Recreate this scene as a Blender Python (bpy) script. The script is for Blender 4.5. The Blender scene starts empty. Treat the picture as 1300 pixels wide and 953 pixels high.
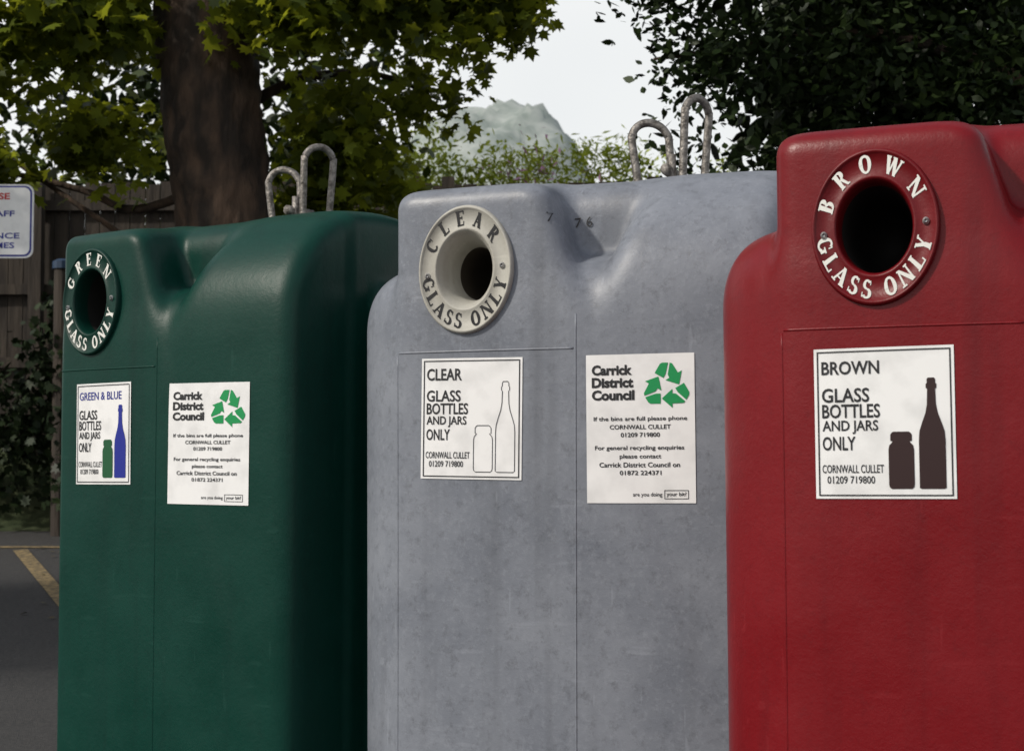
import bpy, math, random
import numpy as np
from mathutils import Vector, Matrix
random.seed(3); rng=np.random.default_rng(7)
sc=bpy.context.scene
sc.view_settings.view_transform='Standard'; sc.view_settings.look='None'; sc.view_settings.exposure=0
COL=sc.collection
rad=math.radians
# ---------------------------------------------------------------- materials
def new_mat(name):
    m=bpy.data.materials.new(name); m.use_nodes=True
    nt=m.node_tree; b=nt.nodes['Principled BSDF']; return m,nt,b
def noise_mat(name,c1,c2,scale=8,rough=.6,bump=.0,bscale=40,stretch=(1,1,1),detail=4,lo=.35,hi=.65,spec=.5):
    m,nt,b=new_mat(name)
    tc=nt.nodes.new('ShaderNodeTexCoord'); mp=nt.nodes.new('ShaderNodeMapping'); mp.inputs['Scale'].default_value=stretch
    nt.links.new(tc.outputs['Object'],mp.inputs['Vector'])
    n=nt.nodes.new('ShaderNodeTexNoise'); n.inputs['Scale'].default_value=scale; n.inputs['Detail'].default_value=detail
    nt.links.new(mp.outputs[0],n.inputs['Vector'])
    r=nt.nodes.new('ShaderNodeValToRGB'); r.color_ramp.elements[0].position=lo; r.color_ramp.elements[1].position=hi
    r.color_ramp.elements[0].color=(*c1,1); r.color_ramp.elements[1].color=(*c2,1)
    nt.links.new(n.outputs['Fac'],r.inputs[0]); nt.links.new(r.outputs[0],b.inputs['Base Color'])
    b.inputs['Roughness'].default_value=rough; b.inputs['Specular IOR Level'].default_value=spec
    if bump>0:
        n2=nt.nodes.new('ShaderNodeTexNoise'); n2.inputs['Scale'].default_value=bscale; n2.inputs['Detail'].default_value=4
        nt.links.new(mp.outputs[0],n2.inputs['Vector'])
        bp=nt.nodes.new('ShaderNodeBump'); bp.inputs['Strength'].default_value=bump; bp.inputs['Distance'].default_value=.02
        nt.links.new(n2.outputs['Fac'],bp.inputs['Height']); nt.links.new(bp.outputs[0],b.inputs['Normal'])
    return m
def plastic(name,base,light,dirt,rough=.42,speck=.0,spec=.35):
    """rotomoulded plastic: cloudy base, fine mottling, vertical rain streaks, scuffs"""
    m,nt,b=new_mat(name); N=nt.nodes; L=nt.links
    tc=N.new('ShaderNodeTexCoord')
    def noise(scale,stretch=(1,1,1),detail=3,rough_=.55,rot=(0,0,0)):
        mp=N.new('ShaderNodeMapping'); mp.inputs['Scale'].default_value=stretch; mp.inputs['Rotation'].default_value=rot; L.new(tc.outputs['Object'],mp.inputs['Vector'])
        n=N.new('ShaderNodeTexNoise'); n.inputs['Scale'].default_value=scale; n.inputs['Detail'].default_value=detail; n.inputs['Roughness'].default_value=rough_
        L.new(mp.outputs[0],n.inputs['Vector']); return n
    def ramp(src,lo,hi,a=0,bb=1):
        r=N.new('ShaderNodeMapRange'); r.inputs[1].default_value=lo; r.inputs[2].default_value=hi; r.inputs[3].default_value=a; r.inputs[4].default_value=bb
        L.new(src,r.inputs[0]); return r.outputs[0]
    def mix(fac,a,c):
        x=N.new('ShaderNodeMix'); x.data_type='RGBA'; L.new(fac,x.inputs[0])
        if isinstance(a,tuple): x.inputs[6].default_value=(*a,1)
        else: L.new(a,x.inputs[6])
        x.inputs[7].default_value=(*c,1); return x.outputs[2]
    cloud=noise(3.0,detail=5,rough_=.65); c=mix(ramp(cloud.outputs['Fac'],.3,.7,0,.8),base,light)
    fine=noise(60,detail=3,rough_=.8); c=mix(ramp(fine.outputs['Fac'],.5,.72,0,.3+speck),c,light)
    fd=noise(32,detail=4,rough_=.8); c=mix(ramp(fd.outputs['Fac'],.52,.75,0,.3+speck),c,dirt)
    st=noise(9,(1,1,.06),detail=3,rough_=.6); c=mix(ramp(st.outputs['Fac'],.52,.78,0,.6),c,dirt)
    hi=tuple(min(1,v*1.4+.02) for v in light)
    sr=noise(40,(1,1,.12),detail=2); c=mix(ramp(sr.outputs['Fac'],.70,.74,0,.2),c,hi)
    s2=noise(34,(.10,1,1),detail=2,rot=(0,.6,0)); c=mix(ramp(s2.outputs['Fac'],.68,.73,0,.16),c,hi)
    L.new(c,b.inputs['Base Color'])
    L.new(ramp(cloud.outputs['Fac'],.3,.7,rough-.06,rough+.14),b.inputs['Roughness'])
    b.inputs['Specular IOR Level'].default_value=spec
    bp=N.new('ShaderNodeBump'); bp.inputs['Strength'].default_value=.2; bp.inputs['Distance'].default_value=.004
    L.new(fine.outputs['Fac'],bp.inputs['Height']); 
    wv=noise(4,detail=1); bp2=N.new('ShaderNodeBump'); bp2.inputs['Strength'].default_value=.3; bp2.inputs['Distance'].default_value=.014
    L.new(wv.outputs['Fac'],bp2.inputs['Height']); L.new(bp.outputs[0],bp2.inputs['Normal']); L.new(bp2.outputs[0],b.inputs['Normal'])
    return m
def flat_mat(name,c,rough=.5,metal=0,spec=.5):
    m,nt,b=new_mat(name); b.inputs['Base Color'].default_value=(*c,1); b.inputs['Roughness'].default_value=rough; b.inputs['Metallic'].default_value=metal
    b.inputs['Specular IOR Level'].default_value=spec
    return m
def leaf_mat(name,dark,light,trans=None,tfac=.4,rough=.5):
    m,nt,b=new_mat(name); N=nt.nodes; L=nt.links
    at=N.new('ShaderNodeAttribute'); at.attribute_name='rnd'
    r=N.new('ShaderNodeMix'); r.data_type='RGBA'; r.inputs[6].default_value=(*dark,1); r.inputs[7].default_value=(*light,1)
    L.new(at.outputs['Fac'],r.inputs[0]); L.new(r.outputs[2],b.inputs['Base Color']); b.inputs['Roughness'].default_value=rough
    b.inputs['Specular IOR Level'].default_value=.25
    if trans:
        t=N.new('ShaderNodeBsdfTranslucent'); r2=N.new('ShaderNodeMix'); r2.data_type='RGBA'
        r2.inputs[6].default_value=(*[v*.3 for v in trans],1); r2.inputs[7].default_value=(*trans,1); L.new(at.outputs['Fac'],r2.inputs[0]); L.new(r2.outputs[2],t.inputs['Color'])
        ms=N.new('ShaderNodeMixShader'); ms.inputs[0].default_value=tfac
        L.new(b.outputs[0],ms.inputs[1]); L.new(t.outputs[0],ms.inputs[2]); L.new(ms.outputs[0],N['Material Output'].inputs['Surface'])
    return m

# ---------------------------------------------------------------- mesh helpers
def add_mesh(name,verts,faces,mat=None,parent=None,smooth=False,mats=None,midx=None):
    me=bpy.data.meshes.new(name); me.from_pydata([tuple(map(float,v)) for v in verts],[],[tuple(map(int,f)) for f in faces]); me.update()
    if mats:
        for m in mats: me.materials.append(m)
        me.polygons.foreach_set('material_index',midx)
    elif mat: me.materials.append(mat)
    if smooth: me.polygons.foreach_set('use_smooth',[True]*len(me.polygons))
    o=bpy.data.objects.new(name,me); COL.objects.link(o)
    if parent: o.parent=parent
    return o
def empty(name,loc=(0,0,0)):
    e=bpy.data.objects.new(name,None); e.location=loc; e.empty_display_size=.2; COL.objects.link(e); return e
class Geo:
    def __init__(s): s.v=[]; s.f=[]; s.m=[]
    def add(s,v,f,m=0):
        o=len(s.v); s.v+= [tuple(p) for p in v]; s.f+=[tuple(i+o for i in q) for q in f]; s.m+=[m]*len(f)
    def box(s,x0,x1,y0,y1,z0,z1,m=0):
        s.add([(x0,y0,z0),(x1,y0,z0),(x1,y1,z0),(x0,y1,z0),(x0,y0,z1),(x1,y0,z1),(x1,y1,z1),(x0,y1,z1)],
              [(0,3,2,1),(4,5,6,7),(0,1,5,4),(1,2,6,5),(2,3,7,6),(3,0,4,7)],m)
    def tube(s,pts,rad,seg=12,m=0,jit=0.):
        pts=[Vector(p) for p in pts]; n=len(pts); rings=[]; up=Vector((.13,.97,.2)).normalized()
        for i,p in enumerate(pts):
            t=(pts[min(i+1,n-1)]-pts[max(i-1,0)]).normalized()
            a=t.cross(up); a=a.normalized() if a.length>1e-4 else Vector((1,0,0)); b=t.cross(a).normalized()
            r=rad[i] if hasattr(rad,'__len__') else rad
            rings.append([p+(a*math.cos(k*2*math.pi/seg)+b*math.sin(k*2*math.pi/seg))*r*(1+jit*(random.random()-.5)) for k in range(seg)])
        v=[q for R in rings for q in R]; f=[]
        for i in range(n-1):
            for k in range(seg):
                f.append((i*seg+k,i*seg+(k+1)%seg,(i+1)*seg+(k+1)%seg,(i+1)*seg+k))
        f.append(tuple(range(seg-1,-1,-1))); f.append(tuple((n-1)*seg+k for k in range(seg)))
        s.add(v,f,m)
    def obj(s,name,mats,parent=None,smooth=False):
        if not isinstance(mats,list): mats=[mats]
        return add_mesh(name,s.v,s.f,None,parent,smooth,mats,s.m)
def spline(pts,n):
    P=[Vector(p) for p in pts]; P=[P[0]*2-P[1]]+P+[P[-1]*2-P[-2]]; out=[]
    for i in range(1,len(P)-2):
        for k in range(n):
            t=k/n; a,b,c,d=P[i-1],P[i],P[i+1],P[i+2]
            out.append(.5*((2*b)+(c-a)*t+(2*a-5*b+4*c-d)*t*t+(3*b-a-3*c+d)*t**3))
    out.append(P[-2]); return out

# ---------------------------------------------------------------- bin shape as a signed distance field
def smin(a,b,k):
    h=np.clip(.5+.5*(b-a)/k,0,1); return b*(1-h)+a*h-k*h*(1-h)
def smax(a,b,k): return -smin(-a,-b,k)
CX,CY=.295,.47      # centre of the bin from the aperture axis / front face
TOP=1.86; SL=.12; RW=.505   # RW: end wall of the lobe half
def half(x,y,z):
    zt=z+SL*np.sqrt(y*y+.01)
    # aperture head
    xr=.015-.33*(z-1.50)
    d=smax((x-xr)*.94,-.512-x,.045); d=smax(d,-CY-y,.055); d=smax(d,zt-TOP,.055); d=smax(d,y-.2,.03)
    # rounded shoulder lobe
    R=.30
    ia=-y-CY+R; ib=zt-TOP+R
    a=np.maximum(ia,0); b=np.maximum(ib,0); dy=np.sqrt(a*a+b*b)-R+np.minimum(np.maximum(ia,ib),0)
    xl=.035+.36*(z-1.50)
    e=smax((xl-x)*.94,dy,.085); e=smax(e,x-RW,.075); e=smax(e,y-.12,.05)
    # lower body: bulges out under the head, plain corner under the lobe
    ch=(-x-y-1.03)/1.414
    bd=smax(-.672-x,-CY-y,.12); bd=smax(bd,ch,.10); bd=smax(bd,z-1.625,.19); bd=smax(bd,x-RW,.07); bd=smax(bd,y-.10,.06)
    return smin(smin(d,bd,.03),e,.014)
def sdf(x,y,z):
    s=1-.010*(1.5-z); x=x/s; y=y*(1+.3*x*x)
    zt=z+SL*np.sqrt(y*y+.01)
    core=smax(np.abs(x)-.485,np.abs(y)-.31,.12); core=smax(core,zt-TOP,.1)
    f=smin(smin(half(x,y,z),half(-x,-y,z),.03),core,.03)
    f=smax(f,.05-z,.05)
    return f*.72
def surfY(x,z):
    x=np.asarray(x,float); z=np.asarray(z,float); y=np.full_like(x,-.75)
    for _ in range(80): y=y+sdf(x,y,z)
    return y
def build_shape(N=145):
    H=np.array([.74,.60,.96]); C=np.array([0,0,1.0])
    V=[]; F=[]
    g=np.linspace(-1,1,N+1)
    off=0
    for ax in range(3):
        for sg in (-1,1):
            A,B=np.meshgrid(g,g,indexing='ij'); P=np.zeros((N+1,N+1,3)); u,w=[(1,2),(2,0),(0,1)][ax]
            P[...,ax]=sg; P[...,u]=A; P[...,w]=B
            V.append(P.reshape(-1,3)); i=np.arange((N+1)**2).reshape(N+1,N+1)+off
            q=np.stack([i[:-1,:-1],i[1:,:-1],i[1:,1:],i[:-1,1:]],-1).reshape(-1,4)
            if sg<0: q=q[:,::-1]
            F.append(q); off+=(N+1)**2
    V=np.concatenate(V); F=np.concatenate(F)
    key=np.round(V*N).astype(np.int64); k=(key[:,0]+5000)*100000000+(key[:,1]+5000)*10000+(key[:,2]+5000)
    _,first,inv=np.unique(k,return_index=True,return_inverse=True); V=V[first]; F=inv.reshape(-1)[F]
    P=V*H+C; D=C-P; Ld=np.linalg.norm(D,axis=1,keepdims=True); D/=Ld; Ld=Ld[:,0]; t=np.zeros(len(P))
    for _ in range(100):
        p=P+D*t[:,None]; t=np.minimum(t+sdf(p[:,0],p[:,1],p[:,2])*.85,Ld-.05)
    p=P+D*t[:,None]; return p,F
SV,SF=build_shape()
RX,RZ=-CX,1.585; OV=.80          # aperture axis in bin space, oval factor
cen=SV[SF].mean(1)
hole=(((cen[:,0]-RX)/OV)**2+(cen[:,2]-RZ)**2<.122**2)&(cen[:,1]<-.2)
SF=SF[~hole]
sy=surfY([RX-.11,RX+.11,RX,RX],[RZ,RZ,RZ+.14,RZ-.14])
RSX=(sy[1]-sy[0])/.22; RSZ=(sy[2]-sy[3])/.28; RY=sy.mean()-.004
def rmap(r,ang,dy): 
    x=r*math.cos(ang)*OV; z=r*math.sin(ang); return (RX+x,RY+dy+RSX*x+RSZ*z,RZ+z)

# ---------------------------------------------------------------- serif glyphs for the aperture ring
def gl(ch):
    T,t=.25,.12; S=[]; w=.8
    def ln(x0,y0,x1,y1,wd):
        S.append([(x0-wd/2,y0),(x0+wd/2,y0),(x1+wd/2,y1),(x1-wd/2,y1)])
    def hb(x0,x1,y,h=.09): S.append([(x0,y-h/2),(x1,y-h/2),(x1,y+h/2),(x0,y+h/2)])
    def arc(cx,cy,rx,ry,a0,a1,n=14,T=T,t=t):
        a=[math.radians(a0+(a1-a0)*i/n) for i in range(n+1)]
        for i in range(n):
            q=[]
            for A in (a[i],a[i+1]):
                wd=t+(T-t)*abs(math.cos(A)); q.append((A,wd))
            (A,wa),(B,wb)=q
            S.append([(cx+(rx)*math.cos(A),cy+ry*math.sin(A)),(cx+rx*math.cos(B),cy+ry*math.sin(B)),
                      (cx+(rx-wb)*math.cos(B),cy+(ry-min(wb,t*1.2))*math.sin(B)),(cx+(rx-wa)*math.cos(A),cy+(ry-min(wa,t*1.2))*math.sin(A))])
    if ch=='O': arc(.42,.5,.42,.52,0,360,26); w=.84
    elif ch=='C': arc(.42,.5,.42,.52,48,312,20); ln(.70,.66,.72,.95,.07); w=.78
    elif ch=='G': arc(.42,.5,.42,.52,48,318,20); ln(.70,.66,.72,.95,.07); ln(.72,.08,.72,.42,.17); hb(.52,.88,.42); w=.86
    elif ch=='L': ln(.2,0,.2,1,T); hb(.02,.4,.96); hb(.02,.64,.04); ln(.66,0,.68,.28,.08); w=.7
    elif ch=='E': ln(.2,0,.2,1,T); hb(.02,.64,.96); hb(.02,.66,.04); ln(.68,0,.7,.28,.07); ln(.66,.74,.66,1,.07); hb(.25,.52,.52); ln(.53,.4,.53,.64,.06); w=.72
    elif ch=='A': ln(.14,0,.42,1,t); ln(.72,0,.42,1,T); hb(0,.28,.04); hb(.55,.88,.04); hb(.24,.6,.34); w=.88
    elif ch=='S':
        arc(.33,.74,.30,.28,30,270,12,.20,.11); arc(.33,.27,.32,.29,-150,90,12,.22,.11); ln(.57,.72,.58,.96,.06); ln(.06,.04,.06,.3,.06); w=.66
    elif ch=='N': ln(.14,0,.14,1,t); ln(.14,1,.78,0,T); ln(.80,0,.80,1,t); hb(0,.3,.04); hb(0,.2,.96); hb(.64,.94,.96); w=.94
    elif ch=='B': ln(.2,0,.2,1,T); hb(.02,.4,.96); hb(.02,.4,.04); hb(.2,.42,.54); arc(.38,.76,.28,.24,-90,90,10); arc(.38,.28,.34,.29,-90,90,10); w=.74
    elif ch=='R': ln(.2,0,.2,1,T); hb(.02,.4,.96); hb(.02,.38,.04); hb(.2,.42,.5); arc(.38,.74,.3,.27,-90,90,10); ln(.72,0,.42,.5,.2); hb(.62,.86,.04); w=.82
    elif ch=='W': ln(.3,0,.12,1,T*.9); ln(.3,0,.52,1,t); ln(.76,0,.54,1,T*.9); ln(.76,0,.96,1,t); hb(0,.28,.96); hb(.4,.66,.96); hb(.84,1.08,.96); w=1.06
    elif ch=='Y': ln(.42,0,.42,.45,T); ln(.42,.42,.14,1,T*.9); ln(.42,.42,.72,1,t); hb(.25,.6,.04); hb(0,.3,.96); hb(.58,.86,.96); w=.84
    return S,w
def ring_text(G,word,a_c,a_span,rc,h,dy,top=True,m=0):
    items=[gl(c) if c!=' ' else ([],.35) for c in word]; sx=.98
    tot=sum(w for _,w in items)*sx; span=math.radians(a_span)
    gap=(span*rc-tot*h)/(len(items)-1)
    s=-span*rc/2; k=0
    for S,w in items:
        for poly in S:
            k+=1; v=[]
            for (px,py) in poly:
                ang=(s+px*sx*h)/rc
                if top: A=math.radians(a_c)-ang; r=rc+(py-.5)*h
                else: A=math.radians(a_c)+ang; r=rc-(py-.5)*h
                v.append(rmap(r,A,dy-.00005*(k%9)))
            G.add(v,[tuple(range(len(v)))],m)
        s+=w*sx*h+gap

# ---------------------------------------------------------------- flat print helpers
def text_polys(s,bold=0.):
    cu=bpy.data.curves.new('t','FONT'); cu.body=s; cu.size=1; cu.offset=bold; cu.resolution_u=3
    o=bpy.data.objects.new('t',cu); COL.objects.link(o); dg=bpy.context.evaluated_depsgraph_get()
    me=bpy.data.meshes.new_from_object(o.evaluated_get(dg))
    v=np.array([p.co[:] for p in me.vertices]); f=[tuple(p.vertices) for p in me.polygons]
    bpy.data.objects.remove(o); bpy.data.meshes.remove(me); bpy.data.curves.remove(cu)
    return v,f
def put_text(P,s,u0,u1,v0,v1,m,bold=0.):
    v,f=text_polys(s,bold); mn=v.min(0); mx=v.max(0)
    x=(v[:,0]-mn[0])/(mx[0]-mn[0])*(u1-u0)+u0; y=v1-(v[:,1]-mn[1])/(mx[1]-mn[1])*(v1-v0)
    P.append((np.stack([x,y],1),f,m))
def put_rect(P,u0,u1,v0,v1,m):
    n=12
    if (u1-u0)>(v1-v0):
        g=np.linspace(u0,u1,n+1); v=[(a,b) for a in g for b in (v1,v0)]
    else:
        g=np.linspace(v0,v1,n+1); v=[(b,a) for a in g for b in (u0,u1)]
    P.append((np.array(v),[(2*i,2*i+2,2*i+3,2*i+1) for i in range(n)],m))
def frame(P,u0,u1,v0,v1,tu,tv,m):
    put_rect(P,u0,u1,v0,v0+tv,m); put_rect(P,u0,u1,v1-tv,v1,m); put_rect(P,u0,u0+tu,v0+tv,v1-tv,m); put_rect(P,u1-tu,u1,v0+tv,v1-tv,m)
BOTTLE=[(0,.42),(.008,.5),(.44,.5),(.52,.47),(.60,.36),(.68,.235),(.76,.17),(.90,.15),(.905,.2),(.945,.2),(.95,.16),(.985,.16),(1,.12)]
JAR=[(0,.40),(.03,.48),(.08,.5),(.68,.5),(.76,.47),(.80,.38),(.83,.33),(.84,.42),(.95,.42),(.985,.36),(1,.3)]
def put_sil(P,prof,u0,u1,v0,v1,m,outline=False):
    c=(u0+u1)/2; W=u1-u0; H=v1-v0
    L=[(c-w*W,v1-t*H) for t,w in prof]; R=[(c+w*W,v1-t*H) for t,w in prof]
    n=len(L)
    if not outline:
        P.append((np.array(L+R),[(i,n+i,n+i+1,i+1) for i in range(n-1)],m))
    else:
        loop=L+R[::-1]; k=len(loop); pts=[Vector((a[0],a[1])) for a in loop]; v=[]; th=.006
        for i in range(k):
            e=(pts[(i+1)%k]-pts[i-1]); nn=Vector((e.y,-e.x)); nn=nn.normalized() if nn.length>0 else Vector((1,0))
            v+= [tuple(pts[i]),tuple(pts[i]+nn*th)]
        P.append((np.array(v),[(2*i,2*((i+1)%k),2*((i+1)%k)+1,2*i+1) for i in range(k)],m))
def recycle(P,cu,cv,r,asp,m):
    tri=[[(-.393,.458),(-.215,.76),(-.14,.80),(.06,.80),(-.02,.43),(-.099,.288)],
         [(.12,.80),(.20,.77),(.393,.458),(.524,.533),(.427,.061),(-.03,.213),(.10,.288),(.05,.40)]]
    for k in range(3):
        A=math.radians(-120*k); ca,sa=math.cos(A),math.sin(A)
        for pl in tri:
            pts=[((x*ca-y*sa),(x*sa+y*ca)) for x,y in [(a*1.15,b*1.15) for a,b in pl]]
            P.append((np.array([(cu+x*r,cv-(y-.1)*r*asp) for x,y in pts]),[tuple(range(len(pts)))[::-1]],m))
M_WHITE=noise_mat('label_vinyl',(.70,.70,.70),(.82,.82,.82),scale=14,rough=.36,lo=.3,hi=.55)
M_BLACK=flat_mat('print_black',(.012,.012,.014),.45); M_NAVY=flat_mat('print_blue',(.006,.015,.25),.4); M_LGREEN=flat_mat('print_green',(.0,.26,.07),.4)
M_DGREEN=flat_mat('print_dark_green',(.004,.08,.025),.4); M_BROWN=flat_mat('print_brown',(.022,.005,.005),.4); M_RED=flat_mat('print_red',(.5,.02,.02),.4)
PM=[M_BLACK,M_NAVY,M_LGREEN,M_DGREEN,M_BROWN,M_RED]
def make_label(name,P,x0,x1,z0,z1,parent,rot=0.,sheet_=True):
    cx,cz=(x0+x1)/2,(z0+z1)/2; ca,sa=math.cos(rot),math.sin(rot)
    def mp(uv,off):
        X=x0+uv[:,0]*(x1-x0)-cx; Z=z1-uv[:,1]*(z1-z0)-cz; x=cx+X*ca-Z*sa; z=cz+X*sa+Z*ca
        return np.stack([x,surfY(x,z)-off,z],1)
    n=24; g=np.linspace(0,1,n+1); A,B=np.meshgrid(g,g,indexing='ij'); uv=np.stack([A.ravel(),B.ravel()],1)
    i=np.arange((n+1)**2).reshape(n+1,n+1); f=np.stack([i[:-1,:-1],i[:-1,1:],i[1:,1:],i[1:,:-1]],-1).reshape(-1,4)
    e=empty(name); e.parent=parent
    if sheet_: add_mesh('vinyl_sheet',mp(uv,.0022),f,M_WHITE,e,True)
    G=Geo()
    for uvs,fs,m in P:
        v=mp(uvs,.0034); G.add([tuple(a) for a in v],fs,m)
    G.obj('print',PM,e)
def glass_label(kind):
    P=[]; frame(P,.022,.978,.018,.982,.010,.009,0)
    if kind=='GREEN & BLUE': put_text(P,kind,.06,.84,.085,.165,1,.008)
    elif kind=='CLEAR': put_text(P,kind,.055,.41,.085,.185,0,.02)
    else: put_text(P,kind,.055,.475,.085,.175,0,.02)
    for s,a,b,c in (('GLASS',.40,.265,.36),('BOTTLES',.475,.372,.465),('AND JARS',.46,.48,.572),('ONLY',.295,.587,.68)):
        put_text(P,s,.055,a,b,c,0,.017)
    put_text(P,'CORNWALL CULLET',.05,.495,.775,.83,0,.008); put_text(P,'01209 719800',.085,.43,.85,.90,0,.008)
    if kind=='CLEAR':
        put_sil(P,JAR,.535,.715,.56,.935,0,True); put_sil(P,BOTTLE,.75,.93,.20,.935,0,True)
    elif kind=='BROWN':
        put_sil(P,JAR,.53,.71,.56,.935,4); put_sil(P,BOTTLE,.745,.93,.21,.935,4)
    else:
        put_sil(P,JAR,.505,.69,.56,.935,3); put_sil(P,BOTTLE,.72,.92,.22,.935,1)
    return P
def council_label():
    P=[]
    put_text(P,'Carrick',.055,.43,.07,.14,0,.045); put_text(P,'District',.055,.44,.155,.225,0,.045); put_text(P,'Council',.055,.45,.24,.31,0,.045)
    recycle(P,.745,.205,.235,.74,2)
    for s,a,b,c,d in (('If the bins are full please phone',.07,.93,.42,.456),('CORNWALL CULLET',.22,.78,.475,.505),('01209 719800',.32,.68,.528,.558),
        ('For general recycling enquiries',.08,.90,.615,.652),('please contact',.31,.69,.672,.709),('Carrick District Council on',.12,.86,.727,.76),('01872 224371',.31,.69,.782,.812)):
        put_text(P,s,a,b,c,d,0,.016)
    put_text(P,'are you doing',.43,.695,.928,.962,0,.008); put_text(P,'your bit?',.735,.915,.926,.96,0,.012); frame(P,.715,.935,.913,.972,.005,.004,0)
    return P

# ---------------------------------------------------------------- bins
M_STEEL=noise_mat('galvanised_steel',(.09,.08,.07),(.28,.26,.24),scale=60,rough=.5,bump=.3,bscale=120); M_STEEL.node_tree.nodes['Principled BSDF'].inputs['Metallic'].default_value=.5
M_BOLT=flat_mat('bolt',(.5,.5,.5),.35,.6); M_RUBSHADE=flat_mat('rubber_shade_black',(.012,.011,.010),.7); M_RUBSHADE2=flat_mat('rubber_shade_brown',(.05,.04,.03),.7)  # rubber tones stand in for the dim inside of the apertures
def make_bin(alpha,X,Y,k,mat,ringmat,textmat,word,lab,cou,hook,lrot=(0,0),bulge=(-.53,1.)):
    e=empty('glass_recycling_bin')
    v=SV.copy()
    z0=1.1*(1-k)
    low=v[:,2]<.6; target=(.02-z0)/k
    v[low,2]=.6-(.6-v[low,2])*(.6-target)/(.6-.05)
    bx,bf=bulge
    def squeeze(x): return np.where(x<bx,bx+(x-bx)*bf,x)
    v[:,0]=squeeze(v[:,0])
    me=bpy.data.meshes.new('body'); me.vertices.add(len(v)); me.vertices.foreach_set('co',v.astype(np.float32).ravel())
    nf=len(SF); me.loops.add(nf*4); me.loops.foreach_set('vertex_index',SF.ravel().astype(np.int32)); me.polygons.add(nf)
    me.polygons.foreach_set('loop_start',(np.arange(nf)*4).astype(np.int32)); me.update(calc_edges=True); me.validate()
    me.polygons.foreach_set('use_smooth',[True]*nf); me.materials.append(mat)
    o=bpy.data.objects.new('body',me); COL.objects.link(o); o.parent=e
    # moulded panel seams: slim beads standing 2-3 mm proud of the skin
    G=Geo()
    def bead(xs_,zs_,r=.0036):
        yy=surfY(xs_,zs_); G.tube([(a,b+r*.45,c) for a,b,c in zip(squeeze(np.asarray(xs_)),yy,zs_)],r,8)
    n=40; bead(np.linspace(-.492,.0,n),np.full(n,1.374)); bead(np.full(n,-.497)+.004*np.sin(np.linspace(0,2,n)),np.linspace(1.368,.12,n)); bead(np.full(n,.006),np.linspace(1.46,.12,n),.0032)
    G.obj('panel_seams',mat,e,True)
    cream=(textmat==M_RINGBLACK)
    prof=[(.094,.045),(.096,.02),(.099,-.002),(.103,-.008),(.107,-.009),(.110,-.007),(.156,-.007),(.158,-.011),(.1625,-.011),(.166,-.006),(.168,.004),(.168,.06)]
    if cream: prof[0:2]=[(.070,.10),(.078,.05),(.092,.008)]
    seg=96
    def revolve(name,prof,mt,cap=False):
        V=[]; F=[]
        for r,dy in prof:
            for j in range(seg): V.append(rmap(r,j*2*math.pi/seg,dy))
        for i in range(len(prof)-1):
            for j in range(seg): F.append((i*seg+j,(i+1)*seg+j,(i+1)*seg+(j+1)%seg,i*seg+(j+1)%seg))
        if cap: F.append(tuple(range(seg)))
        add_mesh(name,V,F,mt,e,True)
    revolve('aperture_ring',prof,ringmat)
    ri=.0705 if cream else .0945; d0=.101 if cream else .044
    revolve('aperture_shade_chute',[(ri*.55,.36),(ri*.9,.25),(ri,d0)],M_RUBSHADE2 if cream else M_RUBSHADE,True)  # closed cone added; its dark colour supplies the shade inside the hole
    G=Geo(); ring_text(G,word,96,{'GREEN':126,'CLEAR':124,'BROWN':138}[word],.1335,.039,-.0082,True); ring_text(G,'GLASS ONLY',268,160,.1335,.039,-.0082,False)
    G.obj('aperture_lettering',textmat,e)
    G=Geo()
    for a in (186,2):
        a=math.radians(a); n=14; vv=[]
        bx_,by,bz=rmap(.133,a,0)
        for r,dy in ((.0085,-.007),(.0080,-.011),(.004,-.0135)):
            for j in range(n): vv.append((bx_+r*.85*math.cos(j*2*math.pi/n),by+dy,bz+r*math.sin(j*2*math.pi/n)))
        ff=[(i*n+j,(i+1)*n+j,(i+1)*n+(j+1)%n,i*n+(j+1)%n) for i in range(2) for j in range(n)]+[tuple(2*n+j for j in range(n))]
        G.add(vv,ff)
    G.obj('aperture_bolts',M_BOLT,e,True)
    G=Geo(); hx,hy=hook; zb=TOP-.09
    def U(cx,cy,w,h,ang,lean,r=.0115):
        pts=[]; ca,sa=math.cos(ang),math.sin(ang)
        loc=[(-w*.42,0),(-w*.45,h*.35),(-w*.5,h-w*.5)]+[(-w*.5*math.cos(t),h-w*.5+w*.5*math.sin(t)) for t in [math.pi*i/10 for i in range(1,10)]]+[(w*.5,h-w*.5),(w*.45,h*.35),(w*.42,0)]
        for a,b in loc: pts.append((cx+a*ca+lean*b,cy+a*sa,zb+b))
        G.tube(spline(pts,3),r,10)
    U(hx-.045,hy,.105,.262,math.radians(25),-.10); U(hx+.045,hy+.02,.10,.325,math.radians(62),.06)
    G.box(hx-.12,hx+.11,hy-.03,hy+.05,TOP-.05,TOP+.005)
    G.tube([(hx-.01,hy-.05,TOP+.03),(hx-.01,hy+.07,TOP+.03)],.016,8)
    G.tube([(hx+.0,hy-.02,TOP-.02),(hx+.0,hy-.02,TOP+.075)],.012,8)
    G.obj('lifting_hook',M_STEEL,e,True)
    G=Geo()
    for sx in (-.42,.33): G.box(sx,sx+.12,-.38,.38,(.0-z0)/k,(.06-z0)/k)
    G.obj('skids',M_BLACK,e)
    make_label('glass_type_label',glass_label(lab[0]),lab[1]-CX,lab[2]-CX,lab[3],lab[4],e,lrot[0])
    if cou: make_label('council_label',council_label(),cou[0]-CX,cou[1]-CX,cou[2],cou[3],e,lrot[1])
    if cream:
        P=[]; put_text(P,'7 7 6',0,1,0,1,0,.0); make_label('marker_number',P,-.075,.0,1.700,1.726,e,rad(4),False)
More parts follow.
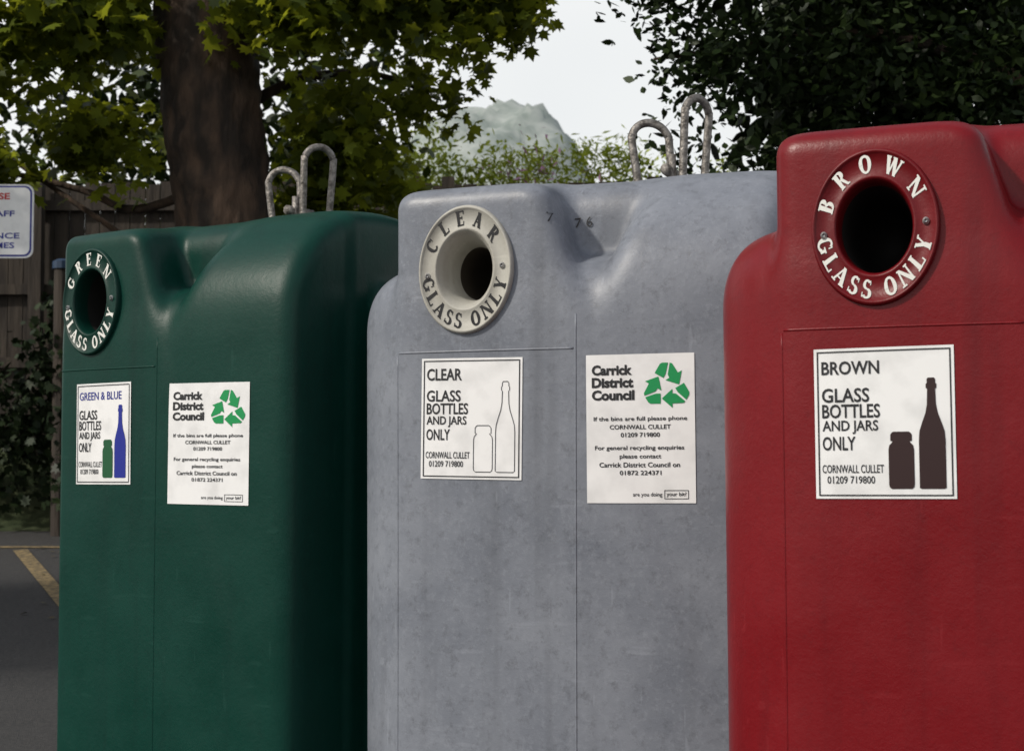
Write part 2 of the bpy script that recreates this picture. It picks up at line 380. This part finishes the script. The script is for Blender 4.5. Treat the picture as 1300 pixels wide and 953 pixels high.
    ca,sa=math.cos(alpha),math.sin(alpha)
    fy=CY-.02
    ox=X*k+k*(CX*ca+fy*sa); oy=Y*k+k*(-CX*sa+fy*ca)
    e.location=(ox,oy,z0); e.rotation_euler=(0,0,-alpha); e.scale=(k,k,k)
    return e
M_RINGWHITE=flat_mat('ring_lettering_white',(.72,.72,.68),.5); M_RINGBLACK=flat_mat('ring_lettering_black',(.015,.015,.017),.6,0,.3)
GREEN=plastic('green_plastic',(.0005,.029,.020),(.001,.042,.030),(.001,.018,.014),.38,0,.22)
GREY=plastic('grey_plastic',(.135,.149,.180),(.235,.253,.29),(.08,.086,.10),.40,.30,.4)
RED=plastic('red_plastic',(.145,.0022,.005),(.18,.004,.008),(.078,.0025,.005),.34,0,.3)
G2=plastic('green_ring_plastic',(.001,.026,.018),(.002,.036,.026),(.0015,.020,.015),.44,0,.25)
C2=plastic('cream_ring_plastic',(.38,.37,.33),(.50,.49,.44),(.21,.19,.155),.55)
R2=plastic('red_ring_plastic',(.125,.0025,.005),(.155,.005,.009),(.07,.003,.005),.40,0,.3)
make_bin(rad(33),-1.30,4.89,1.0,GREEN,G2,M_RINGWHITE,'GREEN',('GREEN & BLUE',-.060,.195,1.02,1.33),(.355,.655,.965,1.32),(.15,0),(rad(.4),rad(-.3)),(-.43,.30))
make_bin(rad(20),-.115,4.05,1.0,GREY,C2,M_RINGBLACK,'CLEAR',('CLEAR',-.126,.159,1.046,1.356),(.33,.601,.99,1.356),(.14,0),(rad(-.6),rad(.4)))
make_bin(rad(20),.766,3.30,.9,RED,R2,M_RINGWHITE,'BROWN',('BROWN',-.130,.159,1.016,1.331),(.36,.64,.99,1.34),(.14,0),(rad(.5),0))

# ---------------------------------------------------------------- ground
def gz(x,y):
    z=.075*np.clip(y-6.5,0,6.5)
    t=np.clip((y-13.2)/1.2,0,1); z=z+.95*t*t*(3-2*t)
    return z+.03*np.clip(y-16,0,200)
def sheet(name,xs,ys,off,mat,fn=gz):
    A,B=np.meshgrid(xs,ys,indexing='ij'); Z=fn(A,B)+off
    v=np.stack([A,B,Z],-1).reshape(-1,3); n,m=len(xs),len(ys); i=np.arange(n*m).reshape(n,m)
    f=np.stack([i[:-1,:-1],i[1:,:-1],i[1:,1:],i[:-1,1:]],-1).reshape(-1,4)
    return add_mesh(name,v,f,mat,None,True)
ysn=list(np.arange(-20,6.5,2.65))+[6.5]+list(np.arange(7,13.3,.5))+[13.2]; ysn=sorted(set(np.round(ysn,3)))
ysf=sorted(set([-900,-300,-100,-40]+list(ysn)+list(np.round(np.arange(13.3,14.6,.1),3))+[15,16,18,22,30,50,80,120,216,400,900]))
xs=sorted(set([-900,-300,-100,-50]+list(range(-30,31,3))+[50,100,300,900]))
M_EARTH=noise_mat('earth_and_grass',(.03,.045,.015),(.06,.07,.03),scale=2,rough=.95,bump=.5,bscale=12)
sheet('ground',xs,ysf,0,M_EARTH)
M_ASPH=noise_mat('asphalt',(.026,.026,.028),(.06,.058,.057),scale=60,rough=.85,bump=.6,bscale=220,lo=.3,hi=.7)
sheet('car_park',[x for x in xs if -31<x<31],ysn,.004,M_ASPH)
M_YEL=noise_mat('yellow_road_paint',(.08,.065,.04),(.26,.19,.09),scale=25,rough=.8,lo=.38,hi=.6)
def line(G,x0,y0,x1,y1,w):
    n=24; dx,dy=x1-x0,y1-y0; L=math.hypot(dx,dy); nx,ny=-dy/L*w/2,dx/L*w/2
    P=[]
    for i in range(n+1):
        t=i/n; x,y=x0+dx*t,y0+dy*t
        for s in (-1,1): P.append((x+nx*s,y+ny*s,float(gz(x+nx*s,y+ny*s))+.010))
    G.add(P,[(2*i,2*i+2,2*i+3,2*i+1) for i in range(n)])
G=Geo(); line(G,-3.70,11.9,-1.95,7.8,.11); line(G,-6.5,12.05,-2.6,12.05,.1); line(G,-6.2,11.9,-4.45,7.8,.11)
G.obj('parking_bay_markings',M_YEL)
M_LITTER=noise_mat('leaf_litter',(.05,.035,.015),(.10,.09,.03),scale=3,rough=.8)

# ---------------------------------------------------------------- foliage
MAPLE=[(0,-.3),(.40,-.42),(.34,-.12),(.72,.05),(.46,.22),(.62,.62),(.26,.48),(0,1.0),(-.26,.48),(-.62,.62),(-.46,.22),(-.72,.05),(-.34,-.12),(-.40,-.42)]
OVAL=[(0,-.5),(.26,-.15),(.22,.2),(0,.6),(-.22,.2),(-.26,-.15)]
LANCE=[(0,-.6),(.14,-.1),(0,.8),(-.14,-.1)]
def leaves(name,clumps,n,size,mat,shape,parent=None,up=.6,shell=.6,var=.35,thin=.28,ground=False,pw=1.4):
    sh=np.array(shape); k=len(sh)
    c=np.array([q[:3] for q in clumps],float); r=np.array([q[3:6] for q in clumps],float)
    w=np.array([(q[6] if len(q)>6 else 1)*(q[3]*q[4]*q[5])**(2/3) for q in clumps]); w/=w.sum()
    ci=rng.choice(len(clumps),n,p=w)
    d=rng.normal(size=(n,3)); d/=np.linalg.norm(d,axis=1,keepdims=True)
    rr=rng.random(n)**shell; rr*=1+.12*np.sin(d[:,0]*7+ci)+.12*np.sin(d[:,2]*9+ci*2.)
    P=c[ci]+d*rr[:,None]*r[ci]
    cell=.28*(size/.12)**.5; kk=np.floor(P/cell+rng.random(3)*5); hh=np.sin(kk[:,0]*12.9+kk[:,1]*78.2+kk[:,2]*37.7)*43758.5; hh-=np.floor(hh)
    keep=(hh>thin); P=P[keep]; hh=hh[keep]; ci=ci[keep]; n=len(P)
    P=P+ (rng.random((n,3))-.5)*cell*.9
    nrm=rng.normal(size=(n,3)); nrm[:,2]=np.abs(nrm[:,2])+up
    if ground: P[:,2]=gz(P[:,0],P[:,1])+.02; nrm[:,:2]*=.15; nrm[:,2]=1
    nrm/=np.linalg.norm(nrm,axis=1,keepdims=True)
    a=rng.normal(size=(n,3)); a[:,2]-=.5; a-=nrm*(a*nrm).sum(1,keepdims=True); a/=np.linalg.norm(a,axis=1,keepdims=True); b=np.cross(nrm,a)
    s=size*(1+var*(rng.random(n)*2-1))
    bend=-.25*(np.abs(sh[:,0])**1.5)+-.18*sh[:,1]**2
    V=P[:,None,:]+s[:,None,None]*.62*(sh[None,:,0,None]*b[:,None,:]+sh[None,:,1,None]*a[:,None,:]+bend[None,:,None]*nrm[:,None,:])
    V=V.reshape(-1,3)
    me=bpy.data.meshes.new(name); me.vertices.add(n*k); me.vertices.foreach_set('co',V.astype(np.float32).ravel())
    me.loops.add(n*k); me.loops.foreach_set('vertex_index',np.arange(n*k,dtype=np.int32)); me.polygons.add(n)
    me.polygons.foreach_set('loop_start',(np.arange(n)*k).astype(np.int32)); me.update(calc_edges=True)
    at=me.attributes.new('rnd','FLOAT','FACE'); at.data.foreach_set('value',np.clip((.6*hh+.4*rng.random(n))**pw,0,1).astype(np.float32))
    me.materials.append(mat); o=bpy.data.objects.new(name,me); COL.objects.link(o)
    if parent: o.parent=parent
    return o
leaves('fallen_leaves',[(-3.5,9.5,0,2.5,3.5,.1),(-2,11.5,0,2.5,1.2,.1)],90,.06,M_LITTER,MAPLE,None,ground=True)
M_BARK=noise_mat('bark',(.018,.012,.008),(.085,.052,.033),scale=9,rough=.9,bump=1.0,bscale=22,stretch=(1,1,.35),lo=.38,hi=.66)
L_SYC=leaf_mat('sycamore_leaf',(.012,.027,.004),(.20,.25,.02),(.55,.60,.04),.42)  # yellow light tones stand in for sunlit patches in the crown
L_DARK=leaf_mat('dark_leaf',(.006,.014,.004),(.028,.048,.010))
L_BELT=leaf_mat('belt_leaf',(.007,.016,.004),(.11,.15,.018))
L_BUSH=leaf_mat('bush_leaf',(.06,.10,.012),(.38,.44,.05),(.60,.68,.07),.3)  # bright yellowed tone puts sunlight into the leaf colour
L_IVY=leaf_mat('ivy_leaf',(.005,.012,.004),(.020,.034,.010))
L_BUD=leaf_mat('buddleia_flower',(.24,.09,.18),(.45,.24,.38))

def limb(G,pts,r0,r1,seg=9,n=5):
    p=spline(pts,n); m=len(p); G.tube(p,[r0+(r1-r0)*i/(m-1) for i in range(m)],seg,0,.12)
syc=empty('added_shade_sycamore',(0,0,0))
G=Geo()
tp=spline([(-1.66,10,.2),(-1.74,10,1.4),(-1.83,10,2.6),(-1.93,10,3.4),(-2.0,10.05,4.3),(-1.9,10.2,5.6),(-1.8,10.3,7.4),(-1.9,10.4,9)],12)
tr=np.interp([p.z for p in tp],[.2,.8,1.6,2.6,3.4,4.3,5.6,9],[.55,.42,.34,.30,.315,.30,.22,.06])
G.tube(tp,list(tr),40,0,.13)
limb(G,[(-1.9,10.2,2.9),(-2.5,10.4,2.75),(-2.9,10.5,2.9),(-3.6,10.5,3.05),(-4.4,10.5,3.1)],.035,.010)
limb(G,[(-1.9,10.2,2.5),(-2.35,10.4,2.45),(-2.8,10.5,2.72),(-3.5,10.6,3.2),(-3.9,10.6,3.5)],.030,.010)
limb(G,[(-2.0,10,4.0),(-2.8,9.9,4.2),(-3.6,9.7,4.0),(-4.2,9.5,3.8)],.05,.012)
limb(G,[(-1.9,10,3.6),(-1.3,9.8,4.1),(-.7,9.8,4.3),(-.3,9.9,4.2),(.0,9.9,4.05)],.05,.006)
limb(G,[(-1.85,10.1,3.3),(-1.4,10.3,3.6),(-.9,10.6,3.7),(-.5,10.7,3.55)],.045,.008)
limb(G,[(-1.9,10.1,4.9),(-1,9.8,5.9),(.0,9.8,6.4)],.12,.03)
limb(G,[(-1.95,10.1,4.6),(-2.8,9.9,5.6),(-3.8,9.9,6.2)],.12,.03)
G.obj('trunk',M_BARK,syc,True)
leaves('foliage_crown',[
 (-1.35,9.6,3.95,.5,.5,.45),(-.8,9.8,4.1,.6,.6,.4),(-.25,9.9,4.15,.45,.5,.3),(.0,9.8,3.9,.22,.3,.18,.8),(-.55,10.4,3.55,.4,.4,.28,.8),(-1.15,10.4,3.3,.42,.5,.4),(-1.35,10.6,2.8,.3,.4,.3,1.2),
 (-.95,10.9,2.95,.35,.4,.25,.8),(-.35,9.7,3.75,.3,.3,.14,.7),
 (-2.7,9.6,3.9,.5,.6,.45),(-3.3,9.5,3.6,.55,.6,.4),(-2.75,10.3,3.2,.45,.5,.3,.8),(-3.5,10.2,2.95,.4,.5,.3,.8),(-3.9,9.4,3.2,.45,.5,.4)],14000,.12,L_SYC,MAPLE,syc,.5,pw=2.0)
leaves('upper_crown',[(-1.5,9.9,5.8,2.4,2.0,1.1),(-3.0,9.8,5.8,1.8,1.8,1.1),(.0,10.2,6.4,1.6,1.5,1.0),(-1.5,11,7.8,2.6,2.4,1.5)],6000,.27,L_SYC,OVAL,syc,.6,.7)
dk=empty('broadleaf_tree',(0,0,0)); G=Geo()
tp=spline([(4.1,9.4,.1),(4.0,9.3,1.5),(3.8,9.2,3.0),(3.6,9.1,4.6),(3.4,9,7)],8)
G.tube(tp,list(np.interp([p.z for p in tp],[.1,1,3,7],[.4,.28,.22,.06])),20,0,.12)
limb(G,[(3.9,9.2,2.6),(3.0,8.9,3.2),(2.0,8.8,3.5),(1.2,8.8,3.4),(.8,8.8,3.35)],.06,.008)
limb(G,[(3.7,9.2,3.4),(2.8,9.2,4.2),(1.8,9.2,4.3),(1.0,9.0,4.15)],.05,.008)
limb(G,[(3.95,9.2,2.1),(3.2,9.2,2.5),(2.2,9.2,2.6),(1.4,9.1,2.7)],.05,.010)
limb(G,[(3.6,9.1,4.6),(2.6,8,5.6),(1.6,7,6)],.1,.02)
G.obj('trunk',M_BARK,dk,True)
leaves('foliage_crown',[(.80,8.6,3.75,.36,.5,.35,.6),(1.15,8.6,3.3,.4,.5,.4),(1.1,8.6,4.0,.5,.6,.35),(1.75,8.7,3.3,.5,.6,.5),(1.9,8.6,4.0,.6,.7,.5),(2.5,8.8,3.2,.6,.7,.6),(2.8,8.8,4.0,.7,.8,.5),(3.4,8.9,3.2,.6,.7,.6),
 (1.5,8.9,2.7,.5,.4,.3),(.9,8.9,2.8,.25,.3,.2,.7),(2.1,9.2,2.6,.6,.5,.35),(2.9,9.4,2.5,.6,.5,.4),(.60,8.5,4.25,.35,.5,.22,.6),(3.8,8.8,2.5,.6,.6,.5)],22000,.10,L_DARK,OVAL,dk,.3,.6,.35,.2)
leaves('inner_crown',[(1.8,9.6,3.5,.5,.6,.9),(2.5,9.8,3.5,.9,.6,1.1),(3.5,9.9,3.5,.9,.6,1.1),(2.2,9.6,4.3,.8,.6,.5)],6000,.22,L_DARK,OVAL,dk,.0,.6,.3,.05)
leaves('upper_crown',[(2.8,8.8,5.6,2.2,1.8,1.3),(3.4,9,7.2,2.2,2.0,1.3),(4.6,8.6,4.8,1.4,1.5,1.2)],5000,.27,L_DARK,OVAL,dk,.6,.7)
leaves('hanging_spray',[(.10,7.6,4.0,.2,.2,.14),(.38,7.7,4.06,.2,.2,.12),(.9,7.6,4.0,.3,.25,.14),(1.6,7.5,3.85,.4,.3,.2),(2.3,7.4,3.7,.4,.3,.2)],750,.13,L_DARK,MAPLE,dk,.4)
leaves('distant_tree_belt',[(-6.5,17,5,2.2,1.5,3.2),(-4,17.5,4.6,2.0,1.5,3.4),(-2.3,17.5,4.6,1.5,1.3,2.4),(-9,16,5,2.5,1.5,3.5),(-3.5,17,7,3,1.5,1.6),(4.8,16,3.8,2.0,1.5,3.2),(7.5,15,4,2.5,1.5,3.5),(3.3,15.5,3.4,1.0,1.2,1.7),(5,16,6.5,2.5,1.5,1.6)],20000,.28,L_BELT,OVAL,None,.2,.8,.35,.12,pw=2.2)
bu=empty('sunlit_shrubs')
leaves('foliage',[(-1.9,18,3.6,1.0,.9,1.2),(-.9,18.5,3.7,.9,.9,1.3),(-.2,19,3.9,.7,.8,1.1),(.45,19.5,4.1,.75,.8,.85),(1.1,19.5,4.0,.75,.8,1.05),(1.7,19.5,3.9,.8,.8,1.1),(-1.3,19.5,4.4,.9,.8,.9),(2.4,19,3.4,1.0,.8,1.4),
  (-.5,17.5,2.8,1.2,.7,.9),(.9,17.8,2.9,1.2,.7,.9)],28000,.125,L_BUSH,OVAL,bu,.4,.6,thin=.2)
leaves('arching_sprays',[(.35,19.2,4.75,.5,.4,.2),(.9,19.3,4.85,.45,.4,.2),(1.35,19.2,4.8,.4,.4,.22),(-.1,18.9,4.6,.4,.4,.2)],900,.15,L_BUSH,LANCE,bu,.2)
leaves('flowers',[(1.2,18.8,3.9,.9,.3,.8),(-1.2,17.3,3.7,.8,.3,.7),(.2,18.2,4.3,.7,.3,.6)],420,.13,L_BUD,LANCE,bu,.1)
G=Geo()
for i in range(24):
    x=-2.2+4.6*random.random(); y=18.4+1.2*random.random(); G.tube(spline([(x,y,1.6),(x+random.uniform(-.3,.3),y,3.0),(x+random.uniform(-.6,.6),y-.1,4.0+random.random()*.7)],4),[.02*(1-.1*j) for j in range(9)],5)
G.obj('stems',M_BARK,bu,True)
leaves('ivy_bank',[(x,13.0+.35*random.random(),.95+.35*random.random(),.55,.4,.65) for x in np.arange(-7.5,3,.5)]+[(-3.75,12.9,1.7,.35,.3,.75),(-3.3,12.9,1.5,.4,.3,.7),(-4.3,12.9,1.5,.4,.3,.8),(-3.6,13.2,2.1,.5,.3,.5),(-3.45,12.5,1.2,.3,.2,.7)],16000,.09,L_IVY,MAPLE,None,.2,.7)
shade_tree=empty('added_shade_sycamore'); G=Geo()  # out-of-view tree, added to shade the ground at the left
tp=spline([(-8.6,6.2,0),(-8.5,6.2,2),(-8.4,6.3,4),(-8.3,6.3,6)],6); G.tube(tp,list(np.interp([p.z for p in tp],[0,1,6],[.3,.22,.06])),16,0,.1)
limb(G,[(-8.45,6.2,2.6),(-7.6,6.2,3.4),(-7,6.2,3.9)],.09,.02); limb(G,[(-8.4,6.3,3.0),(-9.3,6.6,4),(-9.8,7,4.5)],.09,.02)
G.obj('trunk',M_BARK,shade_tree,True)
leaves('foliage_crown',[(-8.2,6.2,4.6,1.9,1.7,1.3),(-7.2,6.8,3.8,1.4,1.4,1.0)],6000,.28,L_SYC,OVAL,shade_tree,.6,.8,.3,.12)

# ---------------------------------------------------------------- fence
M_WOOD=noise_mat('weathered_wood',(.018,.013,.010),(.050,.038,.028),scale=10,rough=.85,bump=.5,bscale=30,stretch=(1,1,.15))
fe=empty('wooden_fence'); G=Geo(); x=-8.
while x<3.2:
    h=3.55+random.uniform(-.02,.02); G.box(x,x+.127,13.98+random.uniform(0,.006),14.0+.01,1.25,h); x+=.135
G.obj('boards',M_WOOD,fe)
G=Geo()
for z in (1.9,2.55,3.3): G.box(-8,3.3,13.92,13.97,z,z+.09)
G.obj('rails',M_WOOD,fe)
G=Geo()
for x in np.arange(-7.9,3.4,1.82): G.box(x,x+.11,13.80,13.915,1.1,3.58)
G.obj('posts',M_WOOD,fe)

# ---------------------------------------------------------------- car park sign
sg=empty('information_sign'); G=Geo()
SY=9.5; sx0,sx1,sz0,sz1=-3.92,-2.905,2.31,2.76
def rrect(x0,x1,z0,z1,r,y0,y1):
    pts=[]
    for cx,cz,a0 in ((x1-r,z1-r,0),(x0+r,z1-r,90),(x0+r,z0+r,180),(x1-r,z0+r,270)):
        for i in range(6):
            a=math.radians(a0+18*i); pts.append((cx+r*math.cos(a),cz+r*math.sin(a)))
    n=len(pts); v=[(a,y0,b) for a,b in pts]+[(a,y1,b) for a,b in pts]
    return v,[tuple(range(n))[::-1],tuple(range(n,2*n))]+[(i,(i+1)%n,n+(i+1)%n,n+i) for i in range(n)]
v,f=rrect(sx0,sx1,sz0,sz1,.05,SY,SY+.012); G.add(v,f,0)
v,f=rrect(sx0+.010,sx1-.010,sz0+.010,sz1-.010,.045,SY-.003,SY-.001); G.add(v,f,1)
v,f=rrect(sx0+.020,sx1-.020,sz0+.020,sz1-.020,.038,SY-.006,SY-.004); G.add(v,f,0)
G.obj('panel',[M_WHITE,M_NAVY],sg)
P=[]
put_text(P,'PLEASE',.64,.86,.12,.21,5,.03)
put_text(P,'RESERVED FOR STAFF',.18,.89,.36,.44,1,.02); put_text(P,'CAR PARK',.55,.76,.48,.56,1,.02); put_text(P,'KEEP ENTRANCE',.35,.92,.66,.74,1,.02); put_text(P,'CLEAR AT ALL TIMES',.25,.89,.79,.87,1,.02)
G=Geo()
for uv,fs,m in P: G.add([(sx0+a*(sx1-sx0),SY-.008,sz1-b*(sz1-sz0)) for a,b in uv],fs,m)
G.obj('lettering',PM,sg)
G=Geo(); G.tube([(-3.62,SY+.045,.1),(-3.62,SY+.045,2.72)],.025,12); G.obj('post',M_WOOD,sg,True)
bp=empty('blue_capped_post'); G=Geo()
G.tube([(-3.66,12.8,.3),(-3.66,12.8,2.64)],.075,14,0); G.tube([(-3.66,12.8,2.64),(-3.66,12.8,2.70),(-3.66,12.8,2.72)],[.09,.09,.05],14,1)
G.obj('post',[M_WOOD,flat_mat('blue_cap',(.012,.035,.08),.5)],bp)

# ---------------------------------------------------------------- far hill
def hz(x,y):
    h=(25*np.exp(-((x+3)/17)**4)+17*np.exp(-((x+2)/60)**2))*np.exp(-((y-230)/50)**2)+24*np.exp(-((x-70)/50)**2-((y-290)/60)**2)+26*np.exp(-((x+90)/60)**2-((y-290)/60)**2)+8
    r=sum(np.sin(x*a+y*b+c)*d for a,b,c,d in ((.31,.2,0,.7),(.83,-.41,1,.45),(1.37,.9,2,.4),(2.3,-1.7,.5,.4)))
    return h+r*np.clip(h/20,0,1)
M_HILL=noise_mat('hill_woodland_haze',(.22,.26,.24),(.36,.39,.37),scale=.35,rough=1,bump=.0)  # pale grey-green puts the distance haze into the base colour
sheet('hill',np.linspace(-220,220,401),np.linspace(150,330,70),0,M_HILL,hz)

# ---------------------------------------------------------------- light: bright white haze low in the sky, bluer and darker overhead; sun from the left behind the camera
w=bpy.data.worlds.new('World'); sc.world=w; w.use_nodes=True; nt=w.node_tree
sky=nt.nodes.new('ShaderNodeTexSky'); sky.sky_type='NISHITA'; sky.sun_disc=False
AZ,EL=-118,38
sky.sun_elevation=rad(EL); sky.sun_rotation=rad(AZ); sky.air_density=1.0; sky.dust_density=3.0; sky.ozone_density=1.0
tc=nt.nodes.new('ShaderNodeTexCoord'); cn=nt.nodes.new('ShaderNodeTexNoise'); cn.inputs['Scale'].default_value=2.2; cn.inputs['Detail'].default_value=4
sp=nt.nodes.new('ShaderNodeSeparateXYZ'); nt.links.new(tc.outputs['Generated'],sp.inputs[0])
er=nt.nodes.new('ShaderNodeMapRange'); er.inputs[1].default_value=.28; er.inputs[2].default_value=.62; er.inputs[3].default_value=1.0; er.inputs[4].default_value=.30; nt.links.new(sp.outputs['Z'],er.inputs[0])
cr=nt.nodes.new('ShaderNodeMapRange'); cr.inputs[1].default_value=.3; cr.inputs[2].default_value=.6; cr.inputs[3].default_value=.82; cr.inputs[4].default_value=1.0
mu=nt.nodes.new('ShaderNodeMath'); mu.operation='MULTIPLY'
cm=nt.nodes.new('ShaderNodeMix'); cm.data_type='RGBA'; cm.inputs[7].default_value=(8.8,8.9,8.8,1)
nt.links.new(tc.outputs['Generated'],cn.inputs['Vector']); nt.links.new(cn.outputs['Fac'],cr.inputs[0])
nt.links.new(cr.outputs[0],mu.inputs[0]); nt.links.new(er.outputs[0],mu.inputs[1]); nt.links.new(mu.outputs[0],cm.inputs[0])
nt.links.new(sky.outputs[0],cm.inputs[6]); nt.links.new(cm.outputs[2],nt.nodes['Background'].inputs[0]); nt.nodes['Background'].inputs[1].default_value=.11
sl=bpy.data.lights.new('sun','SUN'); sl.energy=2.7; sl.angle=rad(3); sl.color=(1,.94,.84); so=bpy.data.objects.new('sun',sl); COL.objects.link(so)
d=Vector((math.sin(rad(AZ))*math.cos(rad(EL)),math.cos(rad(AZ))*math.cos(rad(EL)),math.sin(rad(EL))))
so.rotation_euler=d.to_track_quat('Z','Y').to_euler(); so.location=d*30
cd=bpy.data.cameras.new('camera'); cd.lens=2000/1300*36; cd.sensor_width=36; cd.clip_end=3000; cd.clip_start=.05
co=bpy.data.objects.new('camera',cd); COL.objects.link(co); co.location=(0,0,1.1); co.rotation_euler=(rad(93.0),0,0); sc.camera=co
cd.dof.use_dof=True; cd.dof.focus_distance=3.9; cd.dof.aperture_fstop=9
